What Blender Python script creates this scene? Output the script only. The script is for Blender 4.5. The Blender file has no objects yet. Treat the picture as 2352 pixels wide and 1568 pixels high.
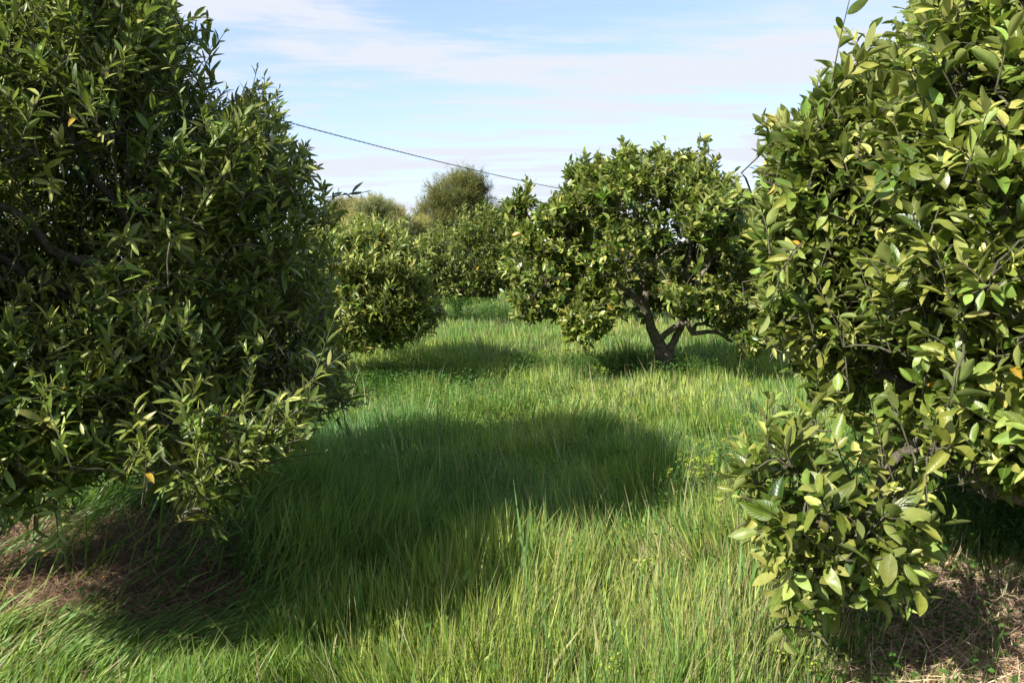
import bpy, math, random
import numpy as np
from mathutils import Vector

# ------------------------------------------------------------------ camera, sky, sun, exposure
sc = bpy.context.scene
COL = sc.collection
EYE = 1.6
PITCH = math.radians(-5.8)
FPX = 1811.0                      # focal length in photo units (picture 2352 wide)
cam_d = bpy.data.cameras.new("camera")
cam_d.sensor_width = 36.0
cam_d.lens = 36.0 * FPX / 2352.0
cam_d.clip_start = 0.05
cam_d.clip_end = 4000
cam = bpy.data.objects.new("camera", cam_d)
COL.objects.link(cam)
cam.location = (0, 0, EYE)
cam.rotation_euler = (math.radians(90) + PITCH, 0, 0)
sc.camera = cam

SUN_FROM = Vector((-0.73, -0.68, 0.0)).normalized()
SUN_EL = math.radians(36)
SUN_VEC = Vector((SUN_FROM.x * math.cos(SUN_EL), SUN_FROM.y * math.cos(SUN_EL), math.sin(SUN_EL)))

w = bpy.data.worlds.new("World")
sc.world = w
w.use_nodes = True
nt = w.node_tree
nt.nodes.clear()
def N(t, kind, **kw):
    n = t.nodes.new(kind)
    for k, v in kw.items():
        setattr(n, k, v)
    return n
out = N(nt, "ShaderNodeOutputWorld")
bg = N(nt, "ShaderNodeBackground")
bg.inputs[1].default_value = 0.125
sky = N(nt, "ShaderNodeTexSky", sky_type='NISHITA')
sky.sun_disc = False
sky.sun_elevation = SUN_EL
sky.sun_rotation = math.atan2(SUN_VEC.x, SUN_VEC.y)
sky.air_density = 1.0
sky.dust_density = 0.9
sky.ozone_density = 3.0
tc = N(nt, "ShaderNodeTexCoord")
sep = N(nt, "ShaderNodeSeparateXYZ")
nt.links.new(tc.outputs["Generated"], sep.inputs[0])
def M(t, op, a, b=None, clamp=False):
    n = N(t, "ShaderNodeMath", operation=op)
    n.use_clamp = clamp
    for i, v in enumerate((a, b)):
        if v is None: continue
        if isinstance(v, (int, float)): n.inputs[i].default_value = v
        else: t.links.new(v, n.inputs[i])
    return n.outputs[0]
zz = M(nt, 'ADD', M(nt, 'MAXIMUM', sep.outputs[2], 0.0), 0.10)
cx = M(nt, 'DIVIDE', sep.outputs[0], zz)
cy = M(nt, 'DIVIDE', sep.outputs[1], zz)
comb = N(nt, "ShaderNodeCombineXYZ")
nt.links.new(cx, comb.inputs[0]); nt.links.new(cy, comb.inputs[1])
mp = N(nt, "ShaderNodeMapping")
mp.inputs["Rotation"].default_value = (0, 0, math.radians(-14))
mp.inputs["Scale"].default_value = (0.42, 1.15, 1.0)
mp.inputs["Location"].default_value = (3.1, 1.7, 0)
nt.links.new(comb.outputs[0], mp.inputs[0])
nz = N(nt, "ShaderNodeTexNoise")
nz.inputs["Scale"].default_value = 1.15
nz.inputs["Detail"].default_value = 9
nz.inputs["Roughness"].default_value = 0.55
nz.inputs["Distortion"].default_value = 0.5
nt.links.new(mp.outputs[0], nz.inputs["Vector"])
cr = N(nt, "ShaderNodeMapRange")
cr.interpolation_type = 'SMOOTHSTEP'
cr.inputs[1].default_value = 0.42; cr.inputs[2].default_value = 0.60
cr.inputs[3].default_value = 0.10; cr.inputs[4].default_value = 0.97
nz2 = N(nt, "ShaderNodeTexNoise")
nz2.inputs["Scale"].default_value = 3.4
nz2.inputs["Detail"].default_value = 10
nz2.inputs["Roughness"].default_value = 0.62
nz2.inputs["Distortion"].default_value = 0.9
mp2 = N(nt, "ShaderNodeMapping")
mp2.inputs["Rotation"].default_value = (0, 0, math.radians(-32))
mp2.inputs["Scale"].default_value = (0.30, 1.0, 1.0)
nt.links.new(comb.outputs[0], mp2.inputs[0]); nt.links.new(mp2.outputs[0], nz2.inputs["Vector"])
nt.links.new(M(nt, 'ADD', M(nt, 'MULTIPLY', nz.outputs[0], 0.55), M(nt, 'MULTIPLY', nz2.outputs[0], 0.45)), cr.inputs[0])
mix = N(nt, "ShaderNodeMix", data_type='RGBA')
nt.links.new(M(nt, 'ADD', cr.outputs[0], M(nt, 'MULTIPLY', M(nt, 'SUBTRACT', 1.0, M(nt, 'MULTIPLY', zz, 1.9), clamp=True), 0.5), clamp=True), mix.inputs[0])
tint = N(nt, "ShaderNodeMix", data_type='RGBA', blend_type='MULTIPLY')
tint.inputs[0].default_value = 1.0
tint.inputs[7].default_value = (0.80, 0.80, 0.90, 1)
nt.links.new(sky.outputs[0], tint.inputs[6])
nt.links.new(tint.outputs[2], mix.inputs[6])
mix.inputs[7].default_value = (2.60, 2.76, 3.05, 1)
nt.links.new(mix.outputs[2], bg.inputs[0])
nt.links.new(bg.outputs[0], out.inputs[0])

sun_d = bpy.data.lights.new("sun", 'SUN')
sun_d.energy = 5.0
sun_d.angle = math.radians(0.53)
sun_d.color = (1.0, 0.945, 0.85)
sun = bpy.data.objects.new("sun", sun_d)
COL.objects.link(sun)
sun.rotation_euler = SUN_VEC.to_track_quat('Z', 'Y').to_euler()
sun.location = (-8, -4, 12)

sc.view_settings.view_transform = 'Standard'
sc.view_settings.look = 'None'
sc.view_settings.gamma = 1
sc.view_settings.use_curve_mapping = False
sc.view_settings.exposure = 1.36
sc.render.engine = 'CYCLES'
sc.cycles.max_bounces = 7
sc.cycles.diffuse_bounces = 4
sc.cycles.glossy_bounces = 2
sc.cycles.transmission_bounces = 4
sc.cycles.caustics_reflective = False
sc.cycles.caustics_refractive = False

rng = np.random.default_rng(7)
random.seed(7)
UP = np.array([0, 0, 1.0])
cp, sp = math.cos(PITCH), math.sin(PITCH)

# ------------------------------------------------------------------ helpers
def P(px, py, D):
    """world point on the sight line through photo point (px,py) at ground distance D"""
    u = (px - 1176) / FPX
    v = (784 - py) / FPX
    dy = cp - v * sp
    dz = sp + v * cp
    k = D / dy
    return np.array([u * k, D, EYE + dz * k])

def project(p):
    x, y, z = p[:, 0], p[:, 1], p[:, 2] - EYE
    d = y * cp + z * sp
    v = -y * sp + z * cp
    d = np.maximum(d, 0.05)
    return 1176 + FPX * x / d, 784 - FPX * v / d

def in_poly(px, py, poly):
    n = len(poly)
    ins = np.zeros(len(px), bool)
    j = n - 1
    for i in range(n):
        xi, yi = poly[i]; xj, yj = poly[j]
        if yi != yj:
            c = ((yi > py) != (yj > py)) & (px < (xj - xi) * (py - yi) / (yj - yi) + xi)
            ins ^= c
        j = i
    return ins

def snoise(p, s, seed=0):
    """smooth pseudo noise in about -1..1"""
    r = np.random.default_rng(100 + seed)
    tot = np.zeros(len(p))
    for k in range(6):
        d = r.normal(size=p.shape[1])
        d /= np.linalg.norm(d)
        f = s * (0.7 + 0.25 * k)
        tot += np.sin(p @ d * f + r.uniform(0, 6.28) + 1.3 * np.sin(p @ np.roll(d, 1) * f * 0.6 + k))
    return tot / 3.2

def norm(v):
    return v / np.maximum(np.linalg.norm(v, axis=-1, keepdims=True), 1e-9)

def ground_z(x, y):
    p = np.stack([np.atleast_1d(x), np.atleast_1d(y)], 1).astype(float)
    return 0.05 * snoise(p, 0.9, 1) + 0.02 * snoise(p, 3.1, 2)

def gz(x, y):
    return float(ground_z(x, y)[0])

def soil_mask(x, y):
    """1 where bare reddish soil with straw shows, 0 in the meadow"""
    p = np.stack([x, y], 1)
    wob = 0.22 * snoise(p, 2.6, 5)
    a = 1 - np.sqrt(((x + 2.75) / 1.6) ** 2 + ((y - 4.15) / 1.05) ** 2) + wob
    b = 1 - np.sqrt(((x - 2.0) / 1.05) ** 2 + ((y - 3.05) / 0.75) ** 2) + wob
    return np.clip(np.maximum(a, b) * 4, 0, 1)

def mesh_quads(name, verts, quads, mat, parent=None, attrs=None, smooth=False):
    me = bpy.data.meshes.new(name)
    nv, nq = len(verts), len(quads)
    me.vertices.add(nv)
    me.vertices.foreach_set("co", np.ascontiguousarray(verts, dtype=np.float32).ravel())
    me.loops.add(nq * 4)
    me.loops.foreach_set("vertex_index", np.ascontiguousarray(quads, dtype=np.int32).ravel())
    me.polygons.add(nq)
    me.polygons.foreach_set("loop_start", np.arange(0, nq * 4, 4, dtype=np.int32))
    if smooth:
        me.polygons.foreach_set("use_smooth", np.ones(nq, bool))
    for k, a in (attrs or {}).items():
        if a.shape[1] == 4:
            at = me.attributes.new(k, 'FLOAT_COLOR', 'POINT')
            at.data.foreach_set("color", np.ascontiguousarray(a, dtype=np.float32).ravel())
        else:
            at = me.attributes.new(k, 'FLOAT_VECTOR', 'POINT')
            at.data.foreach_set("vector", np.ascontiguousarray(a, dtype=np.float32).ravel())
    me.update(calc_edges=True)
    me.validate()
    me.materials.append(mat)
    o = bpy.data.objects.new(name, me)
    COL.objects.link(o)
    if parent is not None:
        o.parent = parent
        o.matrix_parent_inverse = parent.matrix_world.inverted()
    return o

def tag(o, label=None, cat=None, group=None, kind=None):
    if label: o["label"] = label
    if cat: o["category"] = cat
    if group: o["group"] = group
    if kind: o["kind"] = kind
    return o

def empty(name, loc, label, cat, group=None):
    o = bpy.data.objects.new(name, None)
    COL.objects.link(o)
    o.location = loc
    o.empty_display_size = 0.2
    bpy.context.view_layer.update()
    return tag(o, label, cat, group)

def tube_arrays(lines, sides=6):
    """lines: list of (points Nx3, radii N) -> verts, quads"""
    V, Q, off = [], [], 0
    ang = np.linspace(0, 2 * math.pi, sides, endpoint=False)
    for pts, rad in lines:
        pts = np.asarray(pts, float); rad = np.asarray(rad, float)
        n = len(pts)
        t = norm(np.gradient(pts, axis=0))
        ref = np.array([0.31, 0.87, 0.11])
        a = norm(np.cross(t, ref)); b = np.cross(t, a)
        ring = pts[:, None] + rad[:, None, None] * (a[:, None] * np.cos(ang)[None, :, None] + b[:, None] * np.sin(ang)[None, :, None])
        V.append(ring.reshape(-1, 3))
        i = np.arange(n - 1)[:, None] * sides
        j = np.arange(sides)[None]
        j2 = (j + 1) % sides
        Q.append(np.stack([off + i + j, off + i + j2, off + i + sides + j2, off + i + sides + j], -1).reshape(-1, 4))
        off += n * sides
    return np.concatenate(V), np.concatenate(Q)

def smooth_line(pts, rad, n=14, wob=0.0, seed=0):
    pts = np.asarray(pts, float); rad = np.asarray(rad, float)
    m = len(pts)
    t = np.linspace(0, m - 1, n)
    # Catmull-Rom
    out_p = []
    for x in t:
        i = min(int(x), m - 2); f = x - i
        p0 = pts[max(i - 1, 0)]; p1 = pts[i]; p2 = pts[i + 1]; p3 = pts[min(i + 2, m - 1)]
        out_p.append(0.5 * ((2 * p1) + (-p0 + p2) * f + (2 * p0 - 5 * p1 + 4 * p2 - p3) * f * f + (-p0 + 3 * p1 - 3 * p2 + p3) * f ** 3))
    out_p = np.array(out_p)
    if wob:
        r = np.random.default_rng(seed)
        d = r.normal(size=(n, 3)) * wob
        d[0] = 0
        out_p += d
    return out_p, np.interp(t, np.arange(m), rad)

# ------------------------------------------------------------------ materials
def new_mat(name):
    m = bpy.data.materials.new(name)
    m.use_nodes = True
    m.node_tree.nodes.clear()
    return m, m.node_tree

def leaf_mat(name, trans=0.27, rough=0.33, under=(0.21, 0.25, 0.075), under_mix=0.5, tcol=(0.30, 0.42, 0.04), vein=True, spec=0.38):
    m, t = new_mat(name)
    o = N(t, "ShaderNodeOutputMaterial")
    at = N(t, "ShaderNodeAttribute", attribute_name="leaf_colour")
    geo = N(t, "ShaderNodeNewGeometry")
    mixu = N(t, "ShaderNodeMix", data_type='RGBA')
    t.links.new(M(t, 'MULTIPLY', geo.outputs["Backfacing"], under_mix), mixu.inputs[0])
    col = at.outputs["Color"]
    nzz = N(t, "ShaderNodeTexNoise")
    nzz.inputs["Scale"].default_value = 55
    nzz.inputs["Detail"].default_value = 4
    tco = N(t, "ShaderNodeTexCoord")
    t.links.new(tco.outputs["Object"], nzz.inputs["Vector"])
    hs = N(t, "ShaderNodeHueSaturation")
    t.links.new(M(t, 'ADD', M(t, 'MULTIPLY', nzz.outputs[0], 0.7), 0.65), hs.inputs["Value"])
    t.links.new(col, hs.inputs["Color"])
    col = hs.outputs[0]
    if vein:
        nb = N(t, "ShaderNodeTexNoise"); nb.inputs["Scale"].default_value = 90; nb.inputs["Detail"].default_value = 2
        t.links.new(tco.outputs["Object"], nb.inputs["Vector"])
        nc = N(t, "ShaderNodeTexNoise"); nc.inputs["Scale"].default_value = 16
        t.links.new(tco.outputs["Object"], nc.inputs["Vector"])
        spot = M(t, 'MULTIPLY', M(t, 'MULTIPLY', M(t, 'SUBTRACT', nb.outputs[0], 0.60, clamp=True), 9.0, clamp=True), M(t, 'MULTIPLY', M(t, 'SUBTRACT', nc.outputs[0], 0.5, clamp=True), 5.0, clamp=True))
        msp = N(t, "ShaderNodeMix", data_type='RGBA')
        t.links.new(spot, msp.inputs[0]); t.links.new(col, msp.inputs[6]); msp.inputs[7].default_value = (0.30, 0.25, 0.07, 1)
        col = msp.outputs[2]
        lv = N(t, "ShaderNodeAttribute", attribute_name="leaf_pos")
        sx = N(t, "ShaderNodeSeparateXYZ")
        t.links.new(lv.outputs["Vector"], sx.inputs[0])
        rib = M(t, 'SUBTRACT', 1.0, M(t, 'MULTIPLY', M(t, 'ABSOLUTE', sx.outputs[0]), 11.0), clamp=True)
        edge = M(t, 'MULTIPLY', M(t, 'SUBTRACT', M(t, 'ABSOLUTE', sx.outputs[0]), 0.86, clamp=True), 4.0)
        side = M(t, 'SINE', M(t, 'ADD', M(t, 'MULTIPLY', sx.outputs[1], 62.0), M(t, 'MULTIPLY', M(t, 'ABSOLUTE', sx.outputs[0]), -16.0)))
        side = M(t, 'MULTIPLY', M(t, 'POWER', M(t, 'MAXIMUM', side, 0.0), 8.0), 0.35)
        fac = M(t, 'MULTIPLY', M(t, 'ADD', M(t, 'ADD', rib, edge), side), 0.45, clamp=True)
        mv = N(t, "ShaderNodeMix", data_type='RGBA')
        t.links.new(fac, mv.inputs[0])
        t.links.new(col, mv.inputs[6])
        mv.inputs[7].default_value = (0.20, 0.25, 0.06, 1)
        col = mv.outputs[2]
    t.links.new(col, mixu.inputs[6])
    mixu.inputs[7].default_value = (*under, 1)
    pr = N(t, "ShaderNodeBsdfPrincipled")
    t.links.new(mixu.outputs[2], pr.inputs["Base Color"])
    t.links.new(M(t, 'ADD', M(t, 'ADD', M(t, 'MULTIPLY', geo.outputs["Backfacing"], 0.3), rough - .1), M(t, 'MULTIPLY', nzz.outputs[0], 0.25)), pr.inputs["Roughness"])
    pr.inputs["Specular IOR Level"].default_value = spec
    if vein:
        bp = N(t, "ShaderNodeBump")
        bp.inputs["Strength"].default_value = 0.35
        bp.inputs["Distance"].default_value = 0.003
        t.links.new(M(t, 'ADD', M(t, 'MULTIPLY', side, -1.0), nzz.outputs[0]), bp.inputs["Height"])
        t.links.new(bp.outputs[0], pr.inputs["Normal"])
    tr = N(t, "ShaderNodeBsdfTranslucent")
    mt = N(t, "ShaderNodeMix", data_type='RGBA', blend_type='MULTIPLY')
    mt.inputs[0].default_value = 1
    sc2 = N(t, "ShaderNodeMix", data_type='RGBA')
    sc2.inputs[0].default_value = 0.5
    t.links.new(at.outputs["Color"], sc2.inputs[6])
    sc2.inputs[7].default_value = (*tcol, 1)
    t.links.new(sc2.outputs[2], tr.inputs["Color"])
    ms = N(t, "ShaderNodeMixShader")
    ms.inputs[0].default_value = trans
    t.links.new(pr.outputs[0], ms.inputs[1]); t.links.new(tr.outputs[0], ms.inputs[2])
    t.links.new(ms.outputs[0], o.inputs[0])
    return m

def bark_mat(name, c1, c2):
    m, t = new_mat(name)
    o = N(t, "ShaderNodeOutputMaterial")
    pr = N(t, "ShaderNodeBsdfPrincipled")
    tcx = N(t, "ShaderNodeTexCoord")
    n1 = N(t, "ShaderNodeTexNoise"); n1.inputs["Scale"].default_value = 22; n1.inputs["Detail"].default_value = 10
    n1.inputs["Roughness"].default_value = 0.7
    t.links.new(tcx.outputs["Object"], n1.inputs["Vector"])
    r = N(t, "ShaderNodeValToRGB")
    r.color_ramp.elements[0].position = 0.32; r.color_ramp.elements[0].color = (*c1, 1)
    r.color_ramp.elements[1].position = 0.72; r.color_ramp.elements[1].color = (*c2, 1)
    t.links.new(n1.outputs[0], r.inputs[0])
    t.links.new(r.outputs[0], pr.inputs["Base Color"])
    pr.inputs["Roughness"].default_value = 0.9
    b = N(t, "ShaderNodeBump"); b.inputs["Strength"].default_value = 0.9; b.inputs["Distance"].default_value = 0.035
    t.links.new(n1.outputs[0], b.inputs["Height"]); t.links.new(b.outputs[0], pr.inputs["Normal"])
    t.links.new(pr.outputs[0], o.inputs[0])
    return m

MAT_LEAF = leaf_mat("citrus_leaf")
MAT_LEAF_FAR = leaf_mat("citrus_leaf_far", vein=False)
MAT_FEATHER = leaf_mat("feathery_foliage", trans=0.35, rough=0.8, under=(0.16, 0.17, 0.07), under_mix=0.2, tcol=(0.3, 0.3, 0.08), vein=False, spec=0.1)
MAT_GRASS = leaf_mat("grass_blade", trans=0.42, rough=0.36, under=(0.16, 0.26, 0.08), under_mix=0.25, tcol=(0.32, 0.52, 0.04), vein=False, spec=0.5)
MAT_WEED = leaf_mat("weed_leaf", trans=0.3, rough=0.75, under=(0.12, 0.22, 0.06), under_mix=0.25, tcol=(0.25, 0.45, 0.04), vein=False, spec=0.12)
MAT_STRAW = leaf_mat("dry_straw", trans=0.15, rough=0.8, under=(0.4, 0.32, 0.2), under_mix=0.2, tcol=(0.4, 0.32, 0.16), vein=False, spec=0.2)
MAT_FLOWER = leaf_mat("spurge_flower", trans=0.3, rough=0.6, under=(0.5, 0.5, 0.05), under_mix=0.3, tcol=(0.6, 0.6, 0.05), vein=False, spec=0.2)
MAT_BARK = bark_mat("citrus_bark", (0.030, 0.024, 0.018), (0.23, 0.20, 0.145))
MAT_TWIG = bark_mat("twig_bark", (0.05, 0.05, 0.025), (0.15, 0.14, 0.08))

def ground_material():
    m, t = new_mat("orchard_soil")
    o = N(t, "ShaderNodeOutputMaterial")
    pr = N(t, "ShaderNodeBsdfPrincipled")
    at = N(t, "ShaderNodeAttribute", attribute_name="soil")
    tcx = N(t, "ShaderNodeTexCoord")
    n1 = N(t, "ShaderNodeTexNoise"); n1.inputs["Scale"].default_value = 9; n1.inputs["Detail"].default_value = 10; n1.inputs["Roughness"].default_value = 0.7
    t.links.new(tcx.outputs["Object"], n1.inputs["Vector"])
    r = N(t, "ShaderNodeValToRGB")
    r.color_ramp.elements[0].position = 0.3; r.color_ramp.elements[0].color = (0.045, 0.024, 0.016, 1)
    r.color_ramp.elements[1].position = 0.75; r.color_ramp.elements[1].color = (0.16, 0.09, 0.06, 1)
    t.links.new(n1.outputs[0], r.inputs[0])
    n2 = N(t, "ShaderNodeTexNoise"); n2.inputs["Scale"].default_value = 1.7; n2.inputs["Detail"].default_value = 6
    t.links.new(tcx.outputs["Object"], n2.inputs["Vector"])
    r2 = N(t, "ShaderNodeValToRGB")
    r2.color_ramp.elements[0].position = 0.35; r2.color_ramp.elements[0].color = (0.025, 0.05, 0.01, 1)
    r2.color_ramp.elements[1].position = 0.7; r2.color_ramp.elements[1].color = (0.07, 0.10, 0.02, 1)
    t.links.new(n2.outputs[0], r2.inputs[0])
    mx = N(t, "ShaderNodeMix", data_type='RGBA')
    t.links.new(at.outputs["Fac"], mx.inputs[0])
    t.links.new(r2.outputs[0], mx.inputs[6]); t.links.new(r.outputs[0], mx.inputs[7])
    t.links.new(mx.outputs[2], pr.inputs["Base Color"])
    pr.inputs["Roughness"].default_value = 0.95
    b = N(t, "ShaderNodeBump"); b.inputs["Strength"].default_value = 0.9; b.inputs["Distance"].default_value = 0.05
    t.links.new(n1.outputs[0], b.inputs["Height"]); t.links.new(b.outputs[0], pr.inputs["Normal"])
    t.links.new(pr.outputs[0], o.inputs[0])
    return m

# ------------------------------------------------------------------ ground: one sheet out to the horizon
def spaced(lo, hi, core_lo, core_hi, step):
    core = np.arange(core_lo, core_hi + 1e-6, step)
    a = core_lo - np.cumsum(step * 1.22 ** np.arange(1, 60)); a = a[a > lo]
    b = core_hi + np.cumsum(step * 1.22 ** np.arange(1, 60)); b = b[b < hi]
    return np.concatenate([[lo], a[::-1], core, b, [hi]])
gx = spaced(-1500, 1500, -7, 7, 0.12)
gy = spaced(-300, 2500, 0, 12, 0.12)
GX, GY = np.meshgrid(gx, gy)
fx, fy = GX.ravel(), GY.ravel()
gzv = ground_z(fx, fy)
gv = np.stack([fx, fy, gzv], 1)
ni = np.arange((len(gy) - 1))[:, None] * len(gx) + np.arange(len(gx) - 1)[None]
gq = np.stack([ni, ni + 1, ni + 1 + len(gx), ni + len(gx)], -1).reshape(-1, 4)
sm = np.where((np.abs(fx) < 8) & (fy > 0) & (fy < 14), soil_mask(fx, fy), 0)
tag(mesh_quads("ground", gv, gq, ground_material(), attrs={"soil": np.stack([sm, sm, sm, np.ones_like(sm)], 1)}, smooth=True), kind="structure")

# ------------------------------------------------------------------ foliage builder
def build_leaves(pos, axis, nrm, length, width, curl, fold, colour, rows=5, seed=0, wave=0.0):
    n = len(pos)
    if rows == 5:
        v = np.array([0, .22, .5, .78, 1.0]); wd = np.array([.08, .75, 1, .70, .03])
    elif rows == 3:
        v = np.array([0, .5, 1.0]); wd = np.array([.1, 1, .05])
    else:
        v = np.array([0, .09, .15, .27, .42, .58, .73, .87, .95, 1.0]); wd = np.array([.045, .045, .38, .76, .98, 1, .84, .52, .25, .02])
    R = len(v)
    side = norm(np.cross(axis, nrm))
    nr = np.cross(side, axis)
    base = pos[:, None] + axis[:, None] * (length[:, None] * v[None])[..., None] \
        - nr[:, None] * (curl[:, None] * length[:, None] * v[None] ** 2)[..., None]
    hw = 0.5 * width[:, None] * wd[None]
    U = np.array([-1, -.55, 0, .55, 1.0]) if rows > 5 else np.array([-1, 0, 1.0])
    NC = len(U)
    r = np.random.default_rng(seed)
    rise = fold[:, None] * hw
    cup = np.abs(U) ** (1.7 if rows > 5 else 1)
    V = base[:, :, None] + side[:, None, None] * (hw[:, :, None] * U)[..., None] + nr[:, None, None] * (rise[:, :, None] * cup)[..., None]
    if wave:
        ph = r.uniform(0, 6.28, n)
        wv = wave * r.uniform(.2, 1.6, n)[:, None] * length[:, None] * np.sin(v[None] * 8 + ph[:, None]) * np.sin(v[None] * math.pi)
        V += nr[:, None, None] * (wv[:, :, None] * U[None, None])[..., None]
        bend = .10 * r.normal(0, 1, n)[:, None] * length[:, None] * v[None] ** 2
        V += side[:, None, None] * bend[:, :, None, None]
    V = V.reshape(-1, 3)
    i = np.arange(R - 1)[:, None] * NC + np.arange(NC - 1)[None]
    q = np.stack([i, i + 1, i + NC + 1, i + NC], -1).reshape(-1, 4)
    Q = (np.arange(n)[:, None, None] * (R * NC) + q[None]).reshape(-1, 4)
    C = np.repeat(colour, R * NC, axis=0)
    LP = np.tile(np.stack([np.tile(U, R), np.repeat(v, NC), np.zeros(R * NC)], 1), (n, 1))
    return V, Q, C, LP

PAL = np.array([[0.022, 0.045, 0.006], [0.074, 0.092, 0.012], [0.165, 0.172, 0.030], [0.30, 0.29, 0.080]])

def shoots(tips, dirs, length, n_leaf, leaf_len, leaf_w, palw, rg, droop, spread=0.8, pal=PAL, gs=.3, big=None):
    """leafy shoots ending near tips; returns leaf arrays and shoot polylines"""
    m = len(tips)
    dirs = norm(dirs)
    bend = np.stack([rg.normal(0, .25, m), rg.normal(0, .25, m), rg.normal(-.1, .25, m) - droop], 1)
    base = tips - dirs * length[:, None]
    f = (np.arange(n_leaf)[None] + rg.uniform(0, 1, (m, n_leaf))) / n_leaf
    f = 0.12 + 0.88 * f
    pt = base[:, None] + dirs[:, None] * (length[:, None] * f)[..., None] + bend[:, None] * (length[:, None] * (f ** 2) * 0.5)[..., None]
    tan = norm(dirs[:, None] + bend[:, None] * f[..., None])
    phi = rg.uniform(0, 6.28, (m, 1)) + np.arange(n_leaf)[None] * 2.4 + rg.normal(0, .4, (m, n_leaf))
    e1 = norm(np.cross(tan, np.array([0.2, 0.35, 0.9])))
    e2 = np.cross(tan, e1)
    rad = e1 * np.cos(phi)[..., None] + e2 * np.sin(phi)[..., None]
    sp_ = spread * (1.15 - 0.65 * f)
    ax = norm(tan * 0.55 + rad * sp_[..., None] + rg.normal(0, .2, (m, n_leaf, 3)) + np.array([0, 0, 0.10]))
    ref = norm(tan * 0.55 + UP * 0.55 + rg.normal(0, .33, (m, n_leaf, 3)))
    side = norm(np.cross(ax, ref)); nr = np.cross(side, ax)
    nr = nr.reshape(-1, 3); ax = ax.reshape(-1, 3); pt = pt.reshape(-1, 3)
    k = m * n_leaf
    sz = rg.lognormal(0, .2, (m, 1)) * rg.normal(1, .17, (m, n_leaf)) * (1 - 0.35 * (f > .9))
    sz = np.clip(sz, 0.4, 1.38)
    if big is not None: sz = sz * big[:, None]
    sz = sz.ravel()
    L = leaf_len * sz
    W = leaf_w * sz * rg.normal(1, .12, k)
    curl = np.clip(rg.normal(.15, .20, k), -.3, .8)
    fold = np.clip(rg.normal(.40, .28, k), -.1, 1.3)
    # colours: one tone per shoot and a little per leaf, tips paler
    t = np.clip(rg.beta(palw[0], palw[1], (m, 1)) + rg.normal(0, .16, (m, n_leaf)) + 0.16 * (f > .8), 0, 1).ravel() * (len(pal) - 1)
    i = np.clip(t.astype(int), 0, len(pal) - 2); ff = (t - i)[:, None]
    c = pal[i] * (1 - ff) + pal[i + 1] * ff
    gsh = np.clip(gs + rg.normal(0, .30, (m, 1)) + rg.normal(0, .30, (m, n_leaf)), 0, 1).ravel()[:, None]
    c = c * (1 - gsh * np.array([.42, .04, .25]))
    c = c * rg.normal(1, .16, (k, 1))
    yl = rg.random(k) < 0.006
    c[yl] = np.array([0.38, 0.24, 0.03]) * rg.uniform(.7, 1.2, (yl.sum(), 1))
    c = np.concatenate([np.clip(c, .005, 1), np.ones((k, 1))], 1)
    g = np.linspace(0, 1, 4)
    line = base[:, None] + dirs[:, None] * (length[:, None] * g)[..., None] + bend[:, None] * (length[:, None] * (g ** 2) * 0.5)[..., None]
    return (pt, ax, nr, L, W, curl, fold, c), line

def kmeans(p, k, rg, it=5):
    c = p[rg.choice(len(p), min(k, len(p)), replace=False)].copy()
    for _ in range(it):
        d = ((p[:, None] - c[None]) ** 2).sum(-1)
        a = d.argmin(1)
        for j in range(len(c)):
            s = p[a == j]
            if len(s): c[j] = s.mean(0)
    return c, a

def arc(a, b, n, rg, sag=0.12):
    t = np.linspace(0, 1, n)[:, None]
    d = np.linalg.norm(b - a)
    mid = rg.normal(0, .09, 3) * d + np.array([0, 0, sag * d])
    o = a * (1 - t) + b * t + mid * (4 * t * (1 - t)) * 0.5
    o[1:-1] += rg.normal(0, .022 * d, (n - 2, 3))
    return o

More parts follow.
